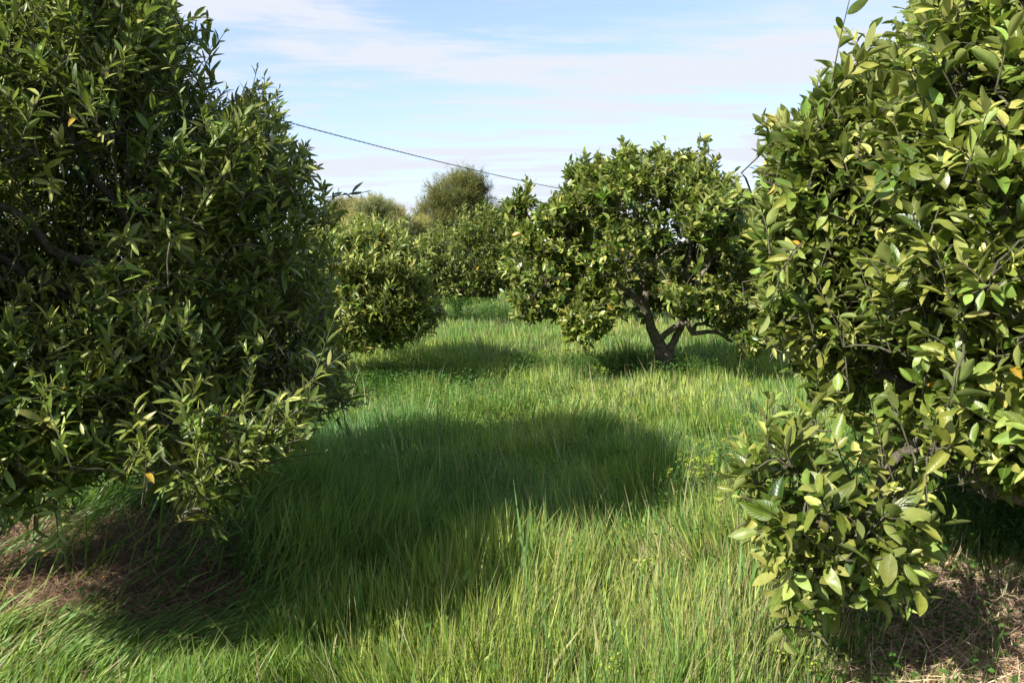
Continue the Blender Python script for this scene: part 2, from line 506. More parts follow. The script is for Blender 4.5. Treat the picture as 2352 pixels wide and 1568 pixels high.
def citrus(name, label, base, stems, lobes, outline, n_sh, leaf, n_leaf=11, slen=(.18, .36), extra=(), palw=(2, 2.6),
           rows=5, seed=1, droop=.12, gap=.25, group=None, mat=None, cat="citrus tree", n1=30, n2=170, core=.36, gs=.3, big=None, pal=PAL, wild=0, clear=(), buds=0, drop=1.0):
    """lobes: (centre, radii, weight). stems: hand-placed limb polylines [(pts, radii)], the first ones start at the base."""
    rg = np.random.default_rng(seed)
    bz = gz(base[0], base[1])
    base = np.array([base[0], base[1], bz - 0.03])
    root = empty(name, tuple(base), label, cat, group)
    C = np.array([l[0] for l in lobes], float); Rr = np.array([l[1] for l in lobes], float)
    wt = np.array([l[2] for l in lobes], float); wt /= wt.sum()
    tips = np.zeros((0, 3)); dr = np.zeros((0, 3))
    assert n_sh < 12000
    while len(tips) < n_sh:
        m = n_sh * 2
        li = rg.choice(len(lobes), m, p=wt)
        d = norm(rg.normal(size=(m, 3)))
        shell = rg.random(m) > core
        r = np.where(shell, rg.normal(.95, .07, m), rg.uniform(.35, .9, m))
        r = r * (1 + .17 * snoise(d, 5.5, seed))
        p = C[li] + d * Rr[li] * r[:, None]
        q = (p[:, None] - C[None]) / Rr[None]
        depth = np.sqrt((q ** 2).sum(-1)).min(1)
        keep = (depth > .80) | (rg.random(m) < core)
        keep &= p[:, 2] > 0.22
        keep &= (snoise(p, 4.2, seed + 3) > -1 + gap + .45 * rg.random(m)) | (rg.random(m) < .12)
        nn = norm(q[np.arange(m), li] / Rr[li])
        low = np.clip((p[:, 2] - base[2]) / 1.3, 0, 1)
        dd = nn * .8 + UP[None] * (-.15 + 1.0 * low)[:, None] * drop + rg.normal(0, .42, (m, 3))
        if outline is not None:
            px, py = project(p + norm(UP * .3 + (p - C[li]) / Rr[li]) * leaf[0] * .5 * np.array([1, 0, 1]))
            j = rg.normal(0, 9, (2, m))
            keep &= in_poly(px + j[0], py + j[1], outline)
            qx, qy = project(p - norm(dd) * (.75 * np.mean(slen)))
            keep &= in_poly(qx + j[1] * .5, qy + j[0] * .5, outline) | (rg.random(m) < .04)
            for (cpoly, cd) in clear:
                keep &= ~(in_poly(px, py, cpoly) & (p[:, 1] < cd))
        tips = np.concatenate([tips, p[keep]]); dr = np.concatenate([dr, dd[keep]])
    tips, dr = tips[:n_sh], dr[:n_sh]
    ln = rg.uniform(slen[0], slen[1], n_sh)
    if outline is not None:
        px, py = project(tips)
    arrs, line = shoots(tips, dr, ln, n_leaf, leaf[0], leaf[1], palw, rg, droop, gs=gs, pal=pal, big=big(tips) if big else None)
    extra = list(extra)
    if wild:                                           # long shoots standing clear of the crown here and there
        up_ok = np.where((dr[:, 2] > .25) & (tips[:, 2] > 1.1))[0]
        for k in rg.choice(up_ok, min(wild, len(up_ok)), replace=False):
            d_ = norm(norm(dr[k]) + UP * .6)
            L_ = rg.uniform(.24, .5)
            extra.append((tips[k] + d_ * L_ * .62, d_, L_, 2))
    if len(extra):                                     # free-standing shoots that reach out of the crown
        et, ed, el = [], [], []
        for (tip, ddir, length, cnt) in extra:
            for k in range(cnt):
                et.append(np.array(tip) - norm(np.array(ddir, float)) * (length * .55 * k / max(cnt, 1)) + (rg.normal(0, .05, 3) if k else 0))
                ed.append(np.array(ddir, float) + (rg.normal(0, .45, 3) if k else 0)); el.append(length * (1 if k == 0 else .55))
        a2, l2 = shoots(np.array(et), np.array(ed), np.array(el), n_leaf, leaf[0], leaf[1], palw, rg, .05, .75, gs=gs, pal=pal, big=big(np.array(et)) if big else None)
        arrs = [np.concatenate([x, y]) for x, y in zip(arrs, a2)]
        line = np.concatenate([line, l2])
    V, Q, Cc, LPp = build_leaves(*arrs, rows=rows, seed=seed, wave=.035 if rows > 5 else 0)
    crown = mesh_quads("crown", V, Q, mat or (MAT_LEAF if rows >= 5 else MAT_LEAF_FAR), root, {"leaf_colour": Cc, "leaf_pos": LPp}, smooth=True)
    # ---- skeleton: stems, limbs, branches, twigs
    sb = line[:, 0]
    c2, a2_ = kmeans(sb, n2, rg, 4)
    c1, a1_ = kmeans(c2, n1, rg, 4)
    cen = (C * wt[:, None]).sum(0)
    nodes = np.concatenate([s[0][int(len(s[0]) * .45):] for s in stems])
    nrad = np.concatenate([s[1][int(len(s[0]) * .45):] for s in stems])
    n1p = c1 + (nodes[((c1[:, None] - nodes[None]) ** 2).sum(-1).argmin(1)] - c1) * .22
    n2p = c2 + (n1p[a1_] - c2) * .25
    limb_v, limb_q = tube_arrays(stems[:1], 10)
    trunk = mesh_quads("trunk", limb_v, limb_q, MAT_BARK, root, smooth=True)
    for s in stems[1:]:
        v_, q_ = tube_arrays([s], 9)
        mesh_quads("limb", v_, q_, MAT_BARK, root, smooth=True)
    bm_ = {}
    for k, p in enumerate(n1p):
        j = ((p[None] - nodes) ** 2).sum(-1) + 0.6 * np.maximum(nodes[:, 2] - p[2], 0)
        j = j.argmin()
        bm_.setdefault(k, []).append((arc(nodes[j], p, 7, rg, .14), np.linspace(max(min(nrad[j] * .75, .035), .012), .011, 7)))
    for k, p in enumerate(n2p):
        a = n1p[a1_[k]]
        bm_.setdefault(int(a1_[k]), []).append((arc(a, p, 5, rg, .1), np.linspace(.0105, .005, 5)))
    for k in bm_:
        v_, q_ = tube_arrays(bm_[k], 6)
        mesh_quads("branch", v_, q_, MAT_BARK, root, smooth=True)
    tw = []
    pool = np.concatenate([n2p, np.zeros((len(sb), 3))]); cnt = len(n2p)
    order = np.sqrt(((sb - n2p[a2_[:len(sb)]]) ** 2).sum(1)).argsort()
    for k in order:
        dd_ = ((pool[:cnt] - sb[k]) ** 2).sum(1)
        a = pool[dd_.argmin()]
        pool[cnt] = sb[k]; cnt += 1
        tw.append((np.concatenate([arc(a, sb[k], 5, rg, .16), line[k][1:]]), np.array([.0045, .004, .0037, .0034, .003, .0026, .0021, .0014])))
    v_, q_ = tube_arrays(tw, 4)
    mesh_quads("twigs", v_, q_, MAT_TWIG, crown, smooth=True)
    if buds:
        tp = line[:, -1]
        sel = rg.choice(len(tp), min(buds, len(tp)), replace=False)
        rep = np.repeat(tp[sel], 9, axis=0)
        k = len(rep)
        c = np.tile([.42, .44, .10, 1.], (k, 1)) * np.concatenate([rg.normal(1, .15, (k, 1)).repeat(3, 1), np.ones((k, 1))], 1)
        bx = norm(rg.normal(size=(k, 3)) + UP * .6)
        V, Q, Cc, LPp = build_leaves(rep + rg.normal(0, .006, (k, 3)), bx, norm(rg.normal(size=(k, 3))), rg.uniform(.012, .022, k),
                                     np.full(k, .006), np.full(k, .1), np.full(k, .6), c, rows=3)
        o = mesh_quads("buds", V, Q, MAT_FLOWER, crown, {"leaf_colour": Cc, "leaf_pos": LPp})
        o["kind"] = "stuff"
    return root

def S(pts, rad, n=14, wob=0.0, seed=0):
    return smooth_line(pts, rad, n, wob, seed)

def auto_stems(base, cen, rad, k, r0, seed):
    rg = np.random.default_rng(seed)
    b = np.array([base[0], base[1], gz(*base) - .08])
    fork = b + np.array([rg.normal(0, .05), rg.normal(0, .05), .45])
    st = [S([b, (b + fork) / 2 + rg.normal(0, .02, 3), fork, fork + np.array([0, 0, .12])], [r0 * 1.25, r0 * 1.02, r0 * .9, r0 * .5], 10)]
    for i in range(k):
        a = 2 * math.pi * (i + rg.uniform(-.25, .25)) / k
        d = np.array([math.cos(a), math.sin(a), 0])
        e = np.array(cen) + d * np.array(rad) * .5 + np.array([0, 0, rad[2] * rg.uniform(-.1, .45)])
        m = (fork + e) / 2 + d * .12 + rg.normal(0, .08, 3)
        st.append(S([fork, m, e], [r0 * .62, r0 * .42, r0 * .22], 12, .012, seed + i))
    return st

ORCH = "citrus trees of the orchard"
# ---- T1: big near tree on the left (narrow leaves)
T1_OUT = [(-900, -500), (250, -420), (380, -150), (400, -20), (440, 10), (455, 60), (430, 100), (470, 140), (545, 190), (590, 190), (610, 235), (655, 255), (665, 300),
          (705, 330), (745, 375), (775, 430), (770, 480), (770, 560), (780, 650), (790, 760), (810, 850), (825, 900), (800, 960),
          (740, 1015), (640, 1035), (560, 1100), (545, 1175), (500, 1200), (440, 1165), (380, 1110), (290, 1085), (180, 1105),
          (110, 1150), (30, 1215), (-100, 1230), (-900, 1150)]
B1 = (-2.78, 3.8)
def K(p, k=.76):
    p = np.array(p, float); e = np.array([0, 0, EYE])
    return e + k * (p - e)
t1b = np.array([B1[0], B1[1], gz(*B1) - .08])
st1 = [S([t1b, t1b + [.05, 0, .3], t1b + [.08, -.05, .55], t1b + [.05, -.08, .7]], [.13, .105, .09, .05], 12),
       S([t1b + [.05, -.02, .45], P(20, 960, 3.55), P(110, 880, 3.4), P(250, 780, 3.3), P(380, 640, 3.35)], [.07, .062, .05, .04, .025], 18, .010, 3),
       S([t1b + [.05, 0, .5], t1b + [.6, .35, 1.0], t1b + [.9, .5, 1.5], t1b + [1.0, .4, 2.1]], [.06, .05, .04, .022], 14, .015, 4),
       S([t1b + [.0, 0, .5], t1b + [-.2, .4, 1.1], t1b + [0, .7, 1.9], t1b + [.2, .5, 2.4]], [.06, .05, .04, .022], 14, .015, 5),
       S([t1b + [.0, 0, .5], t1b + [-.4, -.4, 1.0], t1b + [-.5, -.6, 1.7], t1b + [-.3, -.6, 2.3]], [.055, .045, .035, .022], 14, .015, 6),
       S([t1b + [.06, -.02, .4], P(60, 1010, 3.3), P(200, 1010, 3.0), P(330, 990, 2.8)], [.042, .036, .028, .018], 12, .012, 7)]
L1 = [((-2.85, 4.95, 1.95), (1.9, 2.0, 1.9), 1.0), ((-2.45, 4.7, 1.15), (1.6, 1.6, .8), .62), ((-2.3, 4.2, 2.1), (1.0, 1.0, 1.0), .25),
      ((-1.45, 3.55, .82), (.50, .5, .42), .06), ((-2.6, 3.5, 1.1), (1.0, .7, .8), .2), ((-2.9, 4.5, 3.1), (1.1, 1.1, .8), .22), ((-3.0, 3.5, 1.9), (.7, .5, .7), .12), ((-2.0, 4.9, 2.45), (1.0, 1.0, .85), .32)]
L1 = [(tuple(K(c)), tuple(np.array(q) * .76), w_) for c, q, w_ in L1]
X1 = [(P(500, 25, 4.4), (.35, 0, 1), .5, 4), (P(590, 150, 4.5), (.25, 0, 1), .42, 6), (P(645, 235, 4.6), (.6, 0, 1), .35, 5), (P(715, 325, 4.7), (.5, 0, 1), .3, 5),
      (P(805, 425, 4.8), (.9, 0, .3), .42, 4), (P(790, 490, 5.0), (1, 0, .1), .3, 4), (P(850, 905, 4.6), (1, 0, .1), .3, 4), (P(530, 1225, 3.5), (.6, -.2, -.7), .32, 5),
      (P(535, 1130, 3.5), (1, -.2, -.1), .3, 4), (P(130, 1215, 3.4), (.2, -.2, -1), .3, 3), (P(50, 1240, 3.4), (-.2, -.2, -.8), .3, 4), (P(300, 20, 4.2), (.1, 0, 1), .4, 5),
      (P(230, 110, 3.4), (.1, 0, 1), .3, 3), (P(120, 60, 3.6), (0, 0, 1), .4, 3), (P(620, 190, 4.3), (.1, 0, 1), .3, 2), (P(440, 5, 4.3), (.6, 0, .6), .5, 5)]
X1 = [(K(a_), b_, c_ * .8, d_) for a_, b_, c_, d_ in X1]
citrus("mandarin_tree", "large dark green narrow-leaved citrus tree filling the left side, nearest on the left", B1, st1, L1,
       T1_OUT, 9600, (.059, .0155), gs=.38, n_leaf=12, slen=(.13, .32), palw=(2.0, 1.9), pal=PAL * 1.12, rows=5, seed=11, wild=60, gap=.34, group=ORCH, extra=X1)

# ---- T6: big near tree on the right (broad leaves) with its low hanging branch
T6_OUT = [(1750, 240), (1800, 270), (1850, 250), (1860, 190), (1905, 150), (1960, 115), (2010, 90), (2060, 70), (2100, -60), (2110, -500), (3400, -500), (3400, 1300),
          (2600, 1130), (2352, 1100), (2250, 1085), (2180, 1050), (2060, 1010), (1960, 1000), (2060, 1040), (2120, 1100), (2140, 1160), (2090, 1220), (2120, 1310), (2110, 1370), (2080, 1370), (2060, 1310), (2000, 1310), (1900, 1370),
          (1840, 1430), (1790, 1430), (1790, 1330), (1750, 1260), (1720, 1180), (1660, 1130), (1660, 1060), (1700, 940), (1790, 940), (1860, 950), (1850, 860),
          (1830, 830), (1780, 800), (1740, 720), (1735, 640), (1745, 560), (1720, 480), (1760, 430), (1740, 380), (1770, 330)]
B6 = (3.1, 3.7)
t6b = np.array([B6[0], B6[1], gz(*B6) - .08])
st6 = [S([t6b, t6b + [0, 0, .3], t6b + [-.04, 0, .5], t6b + [-.04, 0, .62]], [.14, .11, .10, .05], 12),
       S([t6b + [0, 0, .42], P(2352, 950, 3.3), P(2160, 900, 3.1), P(2010, 860, 3.0)], [.045, .034, .026, .015], 12, .01, 2),
       S([t6b + [0, 0, .48], t6b + [-.5, 0, 1.1], P(2080, 370, 3.3), P(1960, 400, 3.3)], [.07, .05, .03, .016], 14, .012, 3),
       S([t6b + [0, 0, .5], t6b + [-.2, -.5, 1.2], t6b + [-.3, -.6, 2.0], t6b + [-.4, -.7, 2.6]], [.07, .055, .04, .02], 14, .015, 4),
       S([t6b + [0, 0, .5], t6b + [.2, .6, 1.2], t6b + [-.1, .8, 2.1], t6b + [-.2, .6, 2.6]], [.07, .055, .04, .02], 14, .015, 5),
       S([t6b + [-.03, 0, .4], P(2300, 1130, 3.0), P(2130, 1030, 2.75), P(2040, 1080, 2.6), P(2000, 1180, 2.5), P(1920, 1290, 2.4)], [.038, .026, .020, .016, .012, .007], 18, .006, 6)]
citrus("orange_tree", "large broad-leaved citrus tree filling the right side, with one low branch hanging into the grass", B6, st6,
       [((3.05, 3.7, 2.0), (1.95, 1.9, 1.55), 1.0), ((2.6, 3.1, 1.6), (1.35, 1.2, 1.0), .55), ((1.75, 2.35, 1.85), (.62, .6, .95), .34), ((3.2, 3.6, 3.0), (1.5, 1.5, .8), .3),
        ((1.03, 2.55, .84), (.42, .38, .32), .15), ((1.05, 2.5, .52), (.34, .32, .22), .10), ((2.3, 2.9, .95), (.8, .7, .42), .22), (P(2210, 1000, 2.5), (.34, .3, .2), .12), (P(2330, 1010, 2.7), (.34, .3, .24), .12), (P(1850, 400, 3.1), (.28, .4, .42), .10), (P(1840, 640, 3.1), (.26, .4, .4), .08), ((2.3, 4.6, 1.7), (1.0, 1.0, .95), .3), ((1.7, 2.6, 1.05), (.4, .4, .25), .03)],
       T6_OUT, 9600, (.070, .0275), pal=PAL * 1.1, n_leaf=9, big=lambda p: np.where((p[:, 1] < 2.85) & (p[:, 2] < 1.3), 1.10, 1.0), slen=(.12, .27), palw=(2.2, 1.9), rows=8, seed=23, wild=45, gap=.2, n2=320, group=ORCH, buds=700,
       extra=[(P(1757, 235, 2.9), (-.5, 0, .8), .26, 4), (P(1735, 385, 2.9), (-1, 0, .2), .24, 3), (P(1715, 475, 3.0), (-1, 0, .1), .26, 3), (P(1975, 100, 2.9), (-.3, 0, 1), .3, 4),
              (P(2090, 20, 2.8), (-.2, 0, 1), .35, 5), (P(1745, 915, 2.5), (-.2, 0, 1), .2, 3), (P(1640, 1140, 2.5), (-.9, 0, -.5), .26, 2), (P(1790, 1465, 2.4), (-.3, 0, -1), .22, 2),
              (P(1880, 1470, 2.4), (.4, 0, -1), .2, 1), (P(2180, 1190, 2.5), (.8, 0, .4), .22, 2), (P(2130, 1390, 2.5), (.3, 0, -1), .26, 3), (P(1740, 700, 2.7), (-.5, 0, -.8), .22, 2)])

# ---- T4: round orange tree in the middle distance with its forked trunk
T4_OUT = [(1150, 560), (1140, 480), (1170, 435), (1215, 420), (1235, 460), (1225, 500), (1262, 480), (1290, 440), (1305, 420), (1300, 370), (1350, 375), (1400, 358), (1440, 330), (1490, 352),
          (1525, 340), (1545, 360), (1590, 335), (1635, 330), (1650, 400), (1690, 400), (1712, 435), (1690, 470), (1700, 500), (1740, 520), (1790, 700), (1780, 790), (1720, 825), (1690, 800),
          (1660, 770), (1600, 725), (1540, 722), (1480, 715), (1470, 750), (1420, 740), (1385, 770), (1330, 795), (1300, 795), (1285, 750), (1255, 720), (1210, 758), (1180, 740), (1160, 690), (1155, 620)]
D4 = 10.7
B4 = tuple(P(1527, 868, D4)[:2])
b4 = np.array([B4[0], B4[1], gz(*B4) - .08])
st4 = [S([b4, P(1522, 810, D4), P(1505, 775, D4), P(1488, 726, D4), P(1470, 693, D4 - .1), P(1437, 668, D4 - .2), P(1400, 645, D4 - .3), P(1340, 600, D4 - .4)],
         [.15, .10, .075, .06, .052, .045, .036, .022], 24, .006, 1),
       S([b4 + [.05, 0, .02], P(1538, 808, D4), P(1548, 785, D4), P(1562, 757, D4), P(1571, 722, D4), P(1580, 640, D4), P(1590, 540, D4)], [.085, .06, .052, .048, .044, .036, .022], 20, .006, 2),
       S([P(1512, 785, D4), P(1540, 757, D4 - .1), P(1570, 741, D4 - .15), P(1580, 746, D4 - .2), P(1592, 765, D4 - .2), P(1625, 762, D4 - .2), P(1653, 766, D4 - .2), P(1680, 785, D4 - .2)],
         [.05, .042, .038, .035, .033, .028, .024, .012], 22, .004, 3),
       S([P(1592, 760, D4 - .2), P(1600, 745, D4 - .2), P(1625, 745, D4 - .2), P(1650, 760, D4 - .2)], [.035, .025, .02, .01], 10, .004, 4),
       S([P(1484, 715, D4), P(1478, 653, D4), P(1455, 610, D4 + .1), P(1440, 520, D4 + .2), P(1430, 440, D4 + .2)], [.06, .05, .042, .034, .02], 16, .008, 5),
       S([P(1572, 700, D4), P(1620, 620, D4), P(1660, 560, D4)], [.045, .035, .02], 12, .008, 6)]
citrus("orange_tree", "round leafy citrus tree in the middle distance with forked brown trunk showing in the grass", B4, st4,
       [(P(1480, 560, D4), (1.5, 1.45, 1.25), 1.0), (P(1250, 610, D4), (.65, .8, .72), .3), (P(1650, 620, D4), (.8, .95, .95), .45), (P(1195, 460, D4), (.26, .26, .24), .05), (P(1310, 450, D4), (.5, .5, .45), .14), (P(1210, 570, D4 - .3), (.38, .4, .5), .12), (P(1735, 610, D4), (.45, .5, .6), .12),
        (P(1340, 740, D4 - .8), (.36, .42, .30), .08), (P(1700, 770, D4 - .5), (.34, .42, .3), .08), (P(1460, 420, D4), (.85, .8, .5), .25)],
       T4_OUT, 3900, (.098, .046), n_leaf=10, palw=(2.0, 2.3), rows=5, seed=31, wild=70, slen=(.14, .30), gap=.86, pal=PAL * 1.12, group=ORCH, mat=MAT_LEAF_FAR, core=.24,
       clear=[([(1400, 640), (1500, 640), (1510, 700), (1610, 720), (1700, 755), (1690, 800), (1380, 800), (1390, 740), (1440, 720)], D4 + .5)],
       extra=[(P(1215, 400, D4), (.1, 0, 1), .5, 3), (P(1305, 362, D4), (-.2, 0, 1), .35, 4), (P(1440, 318, D4), (0, 0, 1), .4, 4), (P(1530, 322, D4), (.1, 0, 1), .4, 3), (P(1625, 312, D4), (.1, 0, 1), .45, 4),
              (P(1690, 388, D4), (.6, 0, .8), .4, 5), (P(1155, 455, D4), (-.8, 0, .5), .3, 4)])

# ---- T2: lower bushy tree on the left behind T1
T2_OUT = [(700, 500), (790, 520), (870, 500), (930, 525), (955, 570), (985, 600), (985, 650), (1015, 700), (1000, 730), (985, 770), (930, 785), (880, 800), (700, 810)]
B2 = (-2.5, 10.6)
citrus("mandarin_tree", "low bushy yellow-green citrus tree half hidden behind the large left tree", B2, auto_stems(B2, (-2.5, 10.6, 1.3), (1.65, 1.6, .95), 6, .1, 41),
       [((-2.5, 10.6, 1.3), (1.7, 1.6, 1.0), 1.0), ((-1.8, 10.1, 1.05), (.95, .8, .7), .5), ((-2.0, 10.3, 1.7), (.7, .7, .5), .3)], T2_OUT, 3600, (.102, .030), n_leaf=11,
       palw=(2.6, 1.5), rows=3, seed=42, wild=60, gap=.42, pal=PAL * 1.1, group=ORCH, mat=MAT_LEAF_FAR,
       extra=[(P(1040, 718, 10.2), (1, 0, -.2), .4, 4), (P(875, 485, 10.5), (0, 0, 1), .4, 3), (P(940, 560, 10.5), (.3, 0, 1), .3, 4), (P(825, 500, 10.5), (0, 0, 1), .35, 4), (P(905, 505, 10.5), (.2, 0, 1), .35, 4), (P(850, 490, 10.3), (-.1, 0, 1), .3, 3), (P(985, 575, 10.3), (.6, 0, .8), .3, 4)])

# ---- T3 and companions further back
T3_OUT = [(930, 575), (950, 545), (985, 540), (1010, 510), (1030, 525), (1060, 490), (1085, 500), (1100, 462), (1140, 455), (1165, 480), (1170, 510), (1200, 520), (1200, 700), (1100, 690), (1040, 700), (980, 705), (930, 700)]
B3 = (-1.45, 21.5)
citrus("orange_tree", "grey-green citrus tree at the far end of the grassy lane, below the tall feathery tree", B3, auto_stems(B3, (-1.45, 21.5, 1.7), (1.8, 1.6, 1.4), 6, .1, 51),
       [((-1.5, 21.5, 1.75), (1.75, 1.6, 1.4), 1.0), ((-.6, 21, 1.9), (.8, .8, 1.1), .3), ((-2.4, 21, 1.5), (.9, .8, 1.0), .3)], T3_OUT, 3000, (.10, .045), n_leaf=9,
       palw=(1.8, 2.2), rows=3, seed=52, wild=50, gap=.45, group=ORCH, mat=MAT_LEAF_FAR, n1=18, n2=80, extra=[(P(1110, 455, 21), (.1, 0, 1), .6, 5), (P(1135, 470, 21), (.3, 0, 1), .5, 4), (P(1010, 500, 21), (-.1, 0, 1), .5, 4), (P(955, 530, 21), (-.2, 0, 1), .5, 3)])
B5 = (6.2, 16.0)
citrus("orange_tree", "citrus tree glimpsed between the round middle tree and the large right tree", B5, auto_stems(B5, (6.2, 16, 1.8), (2.1, 1.9, 1.4), 6, .11, 61),
       [((6.2, 16, 1.75), (2.15, 1.9, 1.5), 1.0), ((5.0, 15.6, 1.4), (1.0, 1.0, 1.0), .4)], None, 2600, (.105, .048), n_leaf=9,
       palw=(2.0, 2.0), rows=3, seed=62, gap=.15, group=ORCH, mat=MAT_LEAF_FAR, n1=18, n2=80)
B7 = (2.6, 21.0)
citrus("orange_tree", "citrus tree standing hidden directly behind the round middle tree", B7, auto_stems(B7, (2.6, 21, 1.6), (1.9, 1.7, 1.3), 6, .1, 71),
       [((2.6, 21, 1.55), (1.9, 1.7, 1.25), 1.0)], None, 1600, (.11, .05), n_leaf=8, palw=(2.0, 2.2), rows=3, seed=72, gap=.15, group=ORCH, mat=MAT_LEAF_FAR, n1=14, n2=60)
B8 = (-5.3, 20.5)
citrus("mandarin_tree", "citrus tree behind the low bushy left one, mostly hidden", B8, auto_stems(B8, (-5.3, 20.5, 1.6), (1.9, 1.7, 1.3), 6, .1, 81),
       [((-5.3, 20.5, 1.5), (2.0, 1.7, 1.2), 1.0)], None, 1600, (.11, .04), n_leaf=8, palw=(2.2, 1.8), rows=3, seed=82, gap=.15, group=ORCH, mat=MAT_LEAF_FAR, n1=14, n2=60)

# ------------------------------------------------------------------ feathery trees beyond the orchard
def feathery(name, label, base, lobes, n, pal, seed, wisp=(.4, .9), cat="tree"):
    rg = np.random.default_rng(seed)
    b = np.array([base[0], base[1], gz(*base) - .1])
    root = empty(name, tuple(b), label, cat, "feathery trees beyond the orchard")
    main = lobes
    lobes = list(lobes)
    for l in main:
        for q in range(7):
            d_ = norm(rg.normal(size=3) + np.array([0, -.2, .35]))
            lobes.append((np.array(l[0]) + d_ * np.array(l[1]) * rg.uniform(.8, 1.0), np.array(l[1]) * rg.uniform(.22, .42), l[2] * .10))
    C = np.array([l[0] for l in lobes], float); R = np.array([l[1] for l in lobes], float)
    wt = np.array([l[2] for l in lobes], float); wt /= wt.sum()
    li = rg.choice(len(lobes), n, p=wt)
    d = norm(rg.normal(size=(n, 3)))
    r = rg.uniform(.35, 1.0, n) ** .5 * (1 + .22 * snoise(d, 7, seed))
    p = C[li] + d * R[li] * r[:, None]
    keep = (snoise(p, 1.5, seed) > -.75) & (p[:, 2] > .1)
    p, d = p[keep], d[keep]
    m = len(p)
    k = 28                                            # each plume is a bunch of thin sprays
    pd = norm(d * .6 + UP * .8 + rg.normal(0, .3, (m, 3)))
    ln = rg.uniform(wisp[0], wisp[1], m)
    f = rg.uniform(0, 1, (m, k))
    pos = p[:, None] + pd[:, None] * (ln[:, None] * f)[..., None]
    ax = norm(pd[:, None] + rg.normal(0, .75, (m, k, 3)))
    nr = norm(rg.normal(size=(m, k, 3)) + UP)
    K = m * k
    t = np.clip(.45 + .5 * snoise(p, 2.0, seed + 9)[:, None] + rg.normal(0, .15, (m, k)), 0, 1).ravel() * (len(pal) - 1)
    i = np.clip(t.astype(int), 0, len(pal) - 2); ff = (t - i)[:, None]
    c = pal[i] * (1 - ff) + pal[i + 1] * ff
    c = np.concatenate([c * rg.normal(1, .12, (K, 1)), np.ones((K, 1))], 1)
    ax = ax.reshape(-1, 3); nr = nr.reshape(-1, 3)
    V, Q, Cc, LPp = build_leaves(pos.reshape(-1, 3), ax, nr, rg.uniform(.14, .38, K), rg.uniform(.012, .026, K), rg.normal(.25, .35, K), np.full(K, .2), c, rows=3)
    crown = mesh_quads("crown", V, Q, MAT_FEATHER, root, {"leaf_colour": Cc, "leaf_pos": LPp})
    top = C[:, 2].max()
    tr = [S([b, b + [.1, 0, top * .3], b + [0, .1, top * .6], b + [.1, 0, top]], [.28, .22, .15, .05], 12, .02, seed)]
    v_, q_ = tube_arrays(tr, 9)
    mesh_quads("trunk", v_, q_, MAT_BARK, root, smooth=True)
    for l in main:
        for q in range(4):
            z = rg.uniform(.2, .6) * top
            st = b + np.array([.05, .05, z])
            e = np.array(l[0]) + rg.normal(0, .45, 3) * np.array(l[1])
            v_, q_ = tube_arrays([S([st, (st + e) / 2 + rg.normal(0, .15, 3), e], [.09, .06, .02], 9)], 6)
            mesh_quads("limb", v_, q_, MAT_BARK, root, smooth=True)
    return root

F1 = .88 * np.array([[.05, .065, .022], [.10, .115, .035], [.17, .175, .055], [.27, .25, .08]])
F2 = np.array([[.13, .16, .08], [.23, .26, .11], [.33, .32, .14], [.46, .35, .15]])
feathery("tamarisk_tree", "tallest feathery olive-green tree rising beyond the far end of the lane", tuple(P(1050, 640, 44)[:2]),
         [(P(1050, 468, 44), (1.55, 1.5, 1.2), 1.0), (P(1010, 520, 44), (1.3, 1.3, 1.4), .8), (P(1085, 500, 44), (1.0, 1.2, 1.2), .6), (P(1040, 590, 44), (1.9, 1.6, 1.8), 1.0)], 3000, F1, 91)
feathery("tamarisk_tree", "broad pale feathery tree beyond the low bushy citrus, with brownish tips", tuple(P(865, 640, 40)[:2]),
         [(P(858, 512, 40), (1.0, 1.2, .85), 1.0), (P(905, 532, 40), (.8, 1.0, .8), .6), (P(870, 590, 40), (1.7, 1.4, 1.4), 1.0)], 2000, F2, 93, (.3, .7))
feathery("tamarisk_tree", "small reddish-tipped feathery tree at the edge of the large left tree", tuple(P(795, 640, 41)[:2]),
         [(P(795, 505, 41), (.85, 1.0, .7), 1.0), (P(790, 590, 41), (1.2, 1.2, 1.5), 1.0)], 1200, F2 * [1.15, .95, .9], 95, (.3, .6))
feathery("tamarisk_tree", "low golden feathery bush right of the tallest one, seen between the citrus crowns", tuple(P(1165, 640, 46)[:2]),
         [(P(1160, 530, 46), (1.0, 1.2, .9), 1.0), (P(1200, 570, 46), (1.5, 1.2, 1.4), .8)], 1200, F2 * [1.25, 1.05, .8], 97, (.3, .6))
feathery("tamarisk_tree", "yellowish feathery bush at the left foot of the tallest one", tuple(P(955, 640, 42)[:2]),
         [(P(958, 555, 42), (.8, 1.0, .9), 1.0), (P(950, 600, 42), (1.3, 1.2, 1.1), .7)], 1000, F2 * [.9, 1, .8], 99, (.3, .6))
feathery("tamarisk_tree", "far feathery tree behind the gap beside the large right tree", tuple(P(1740, 640, 46)[:2]),
         [(P(1740, 560, 46), (3.0, 1.5, 1.8), 1.0)], 1400, F1, 101)

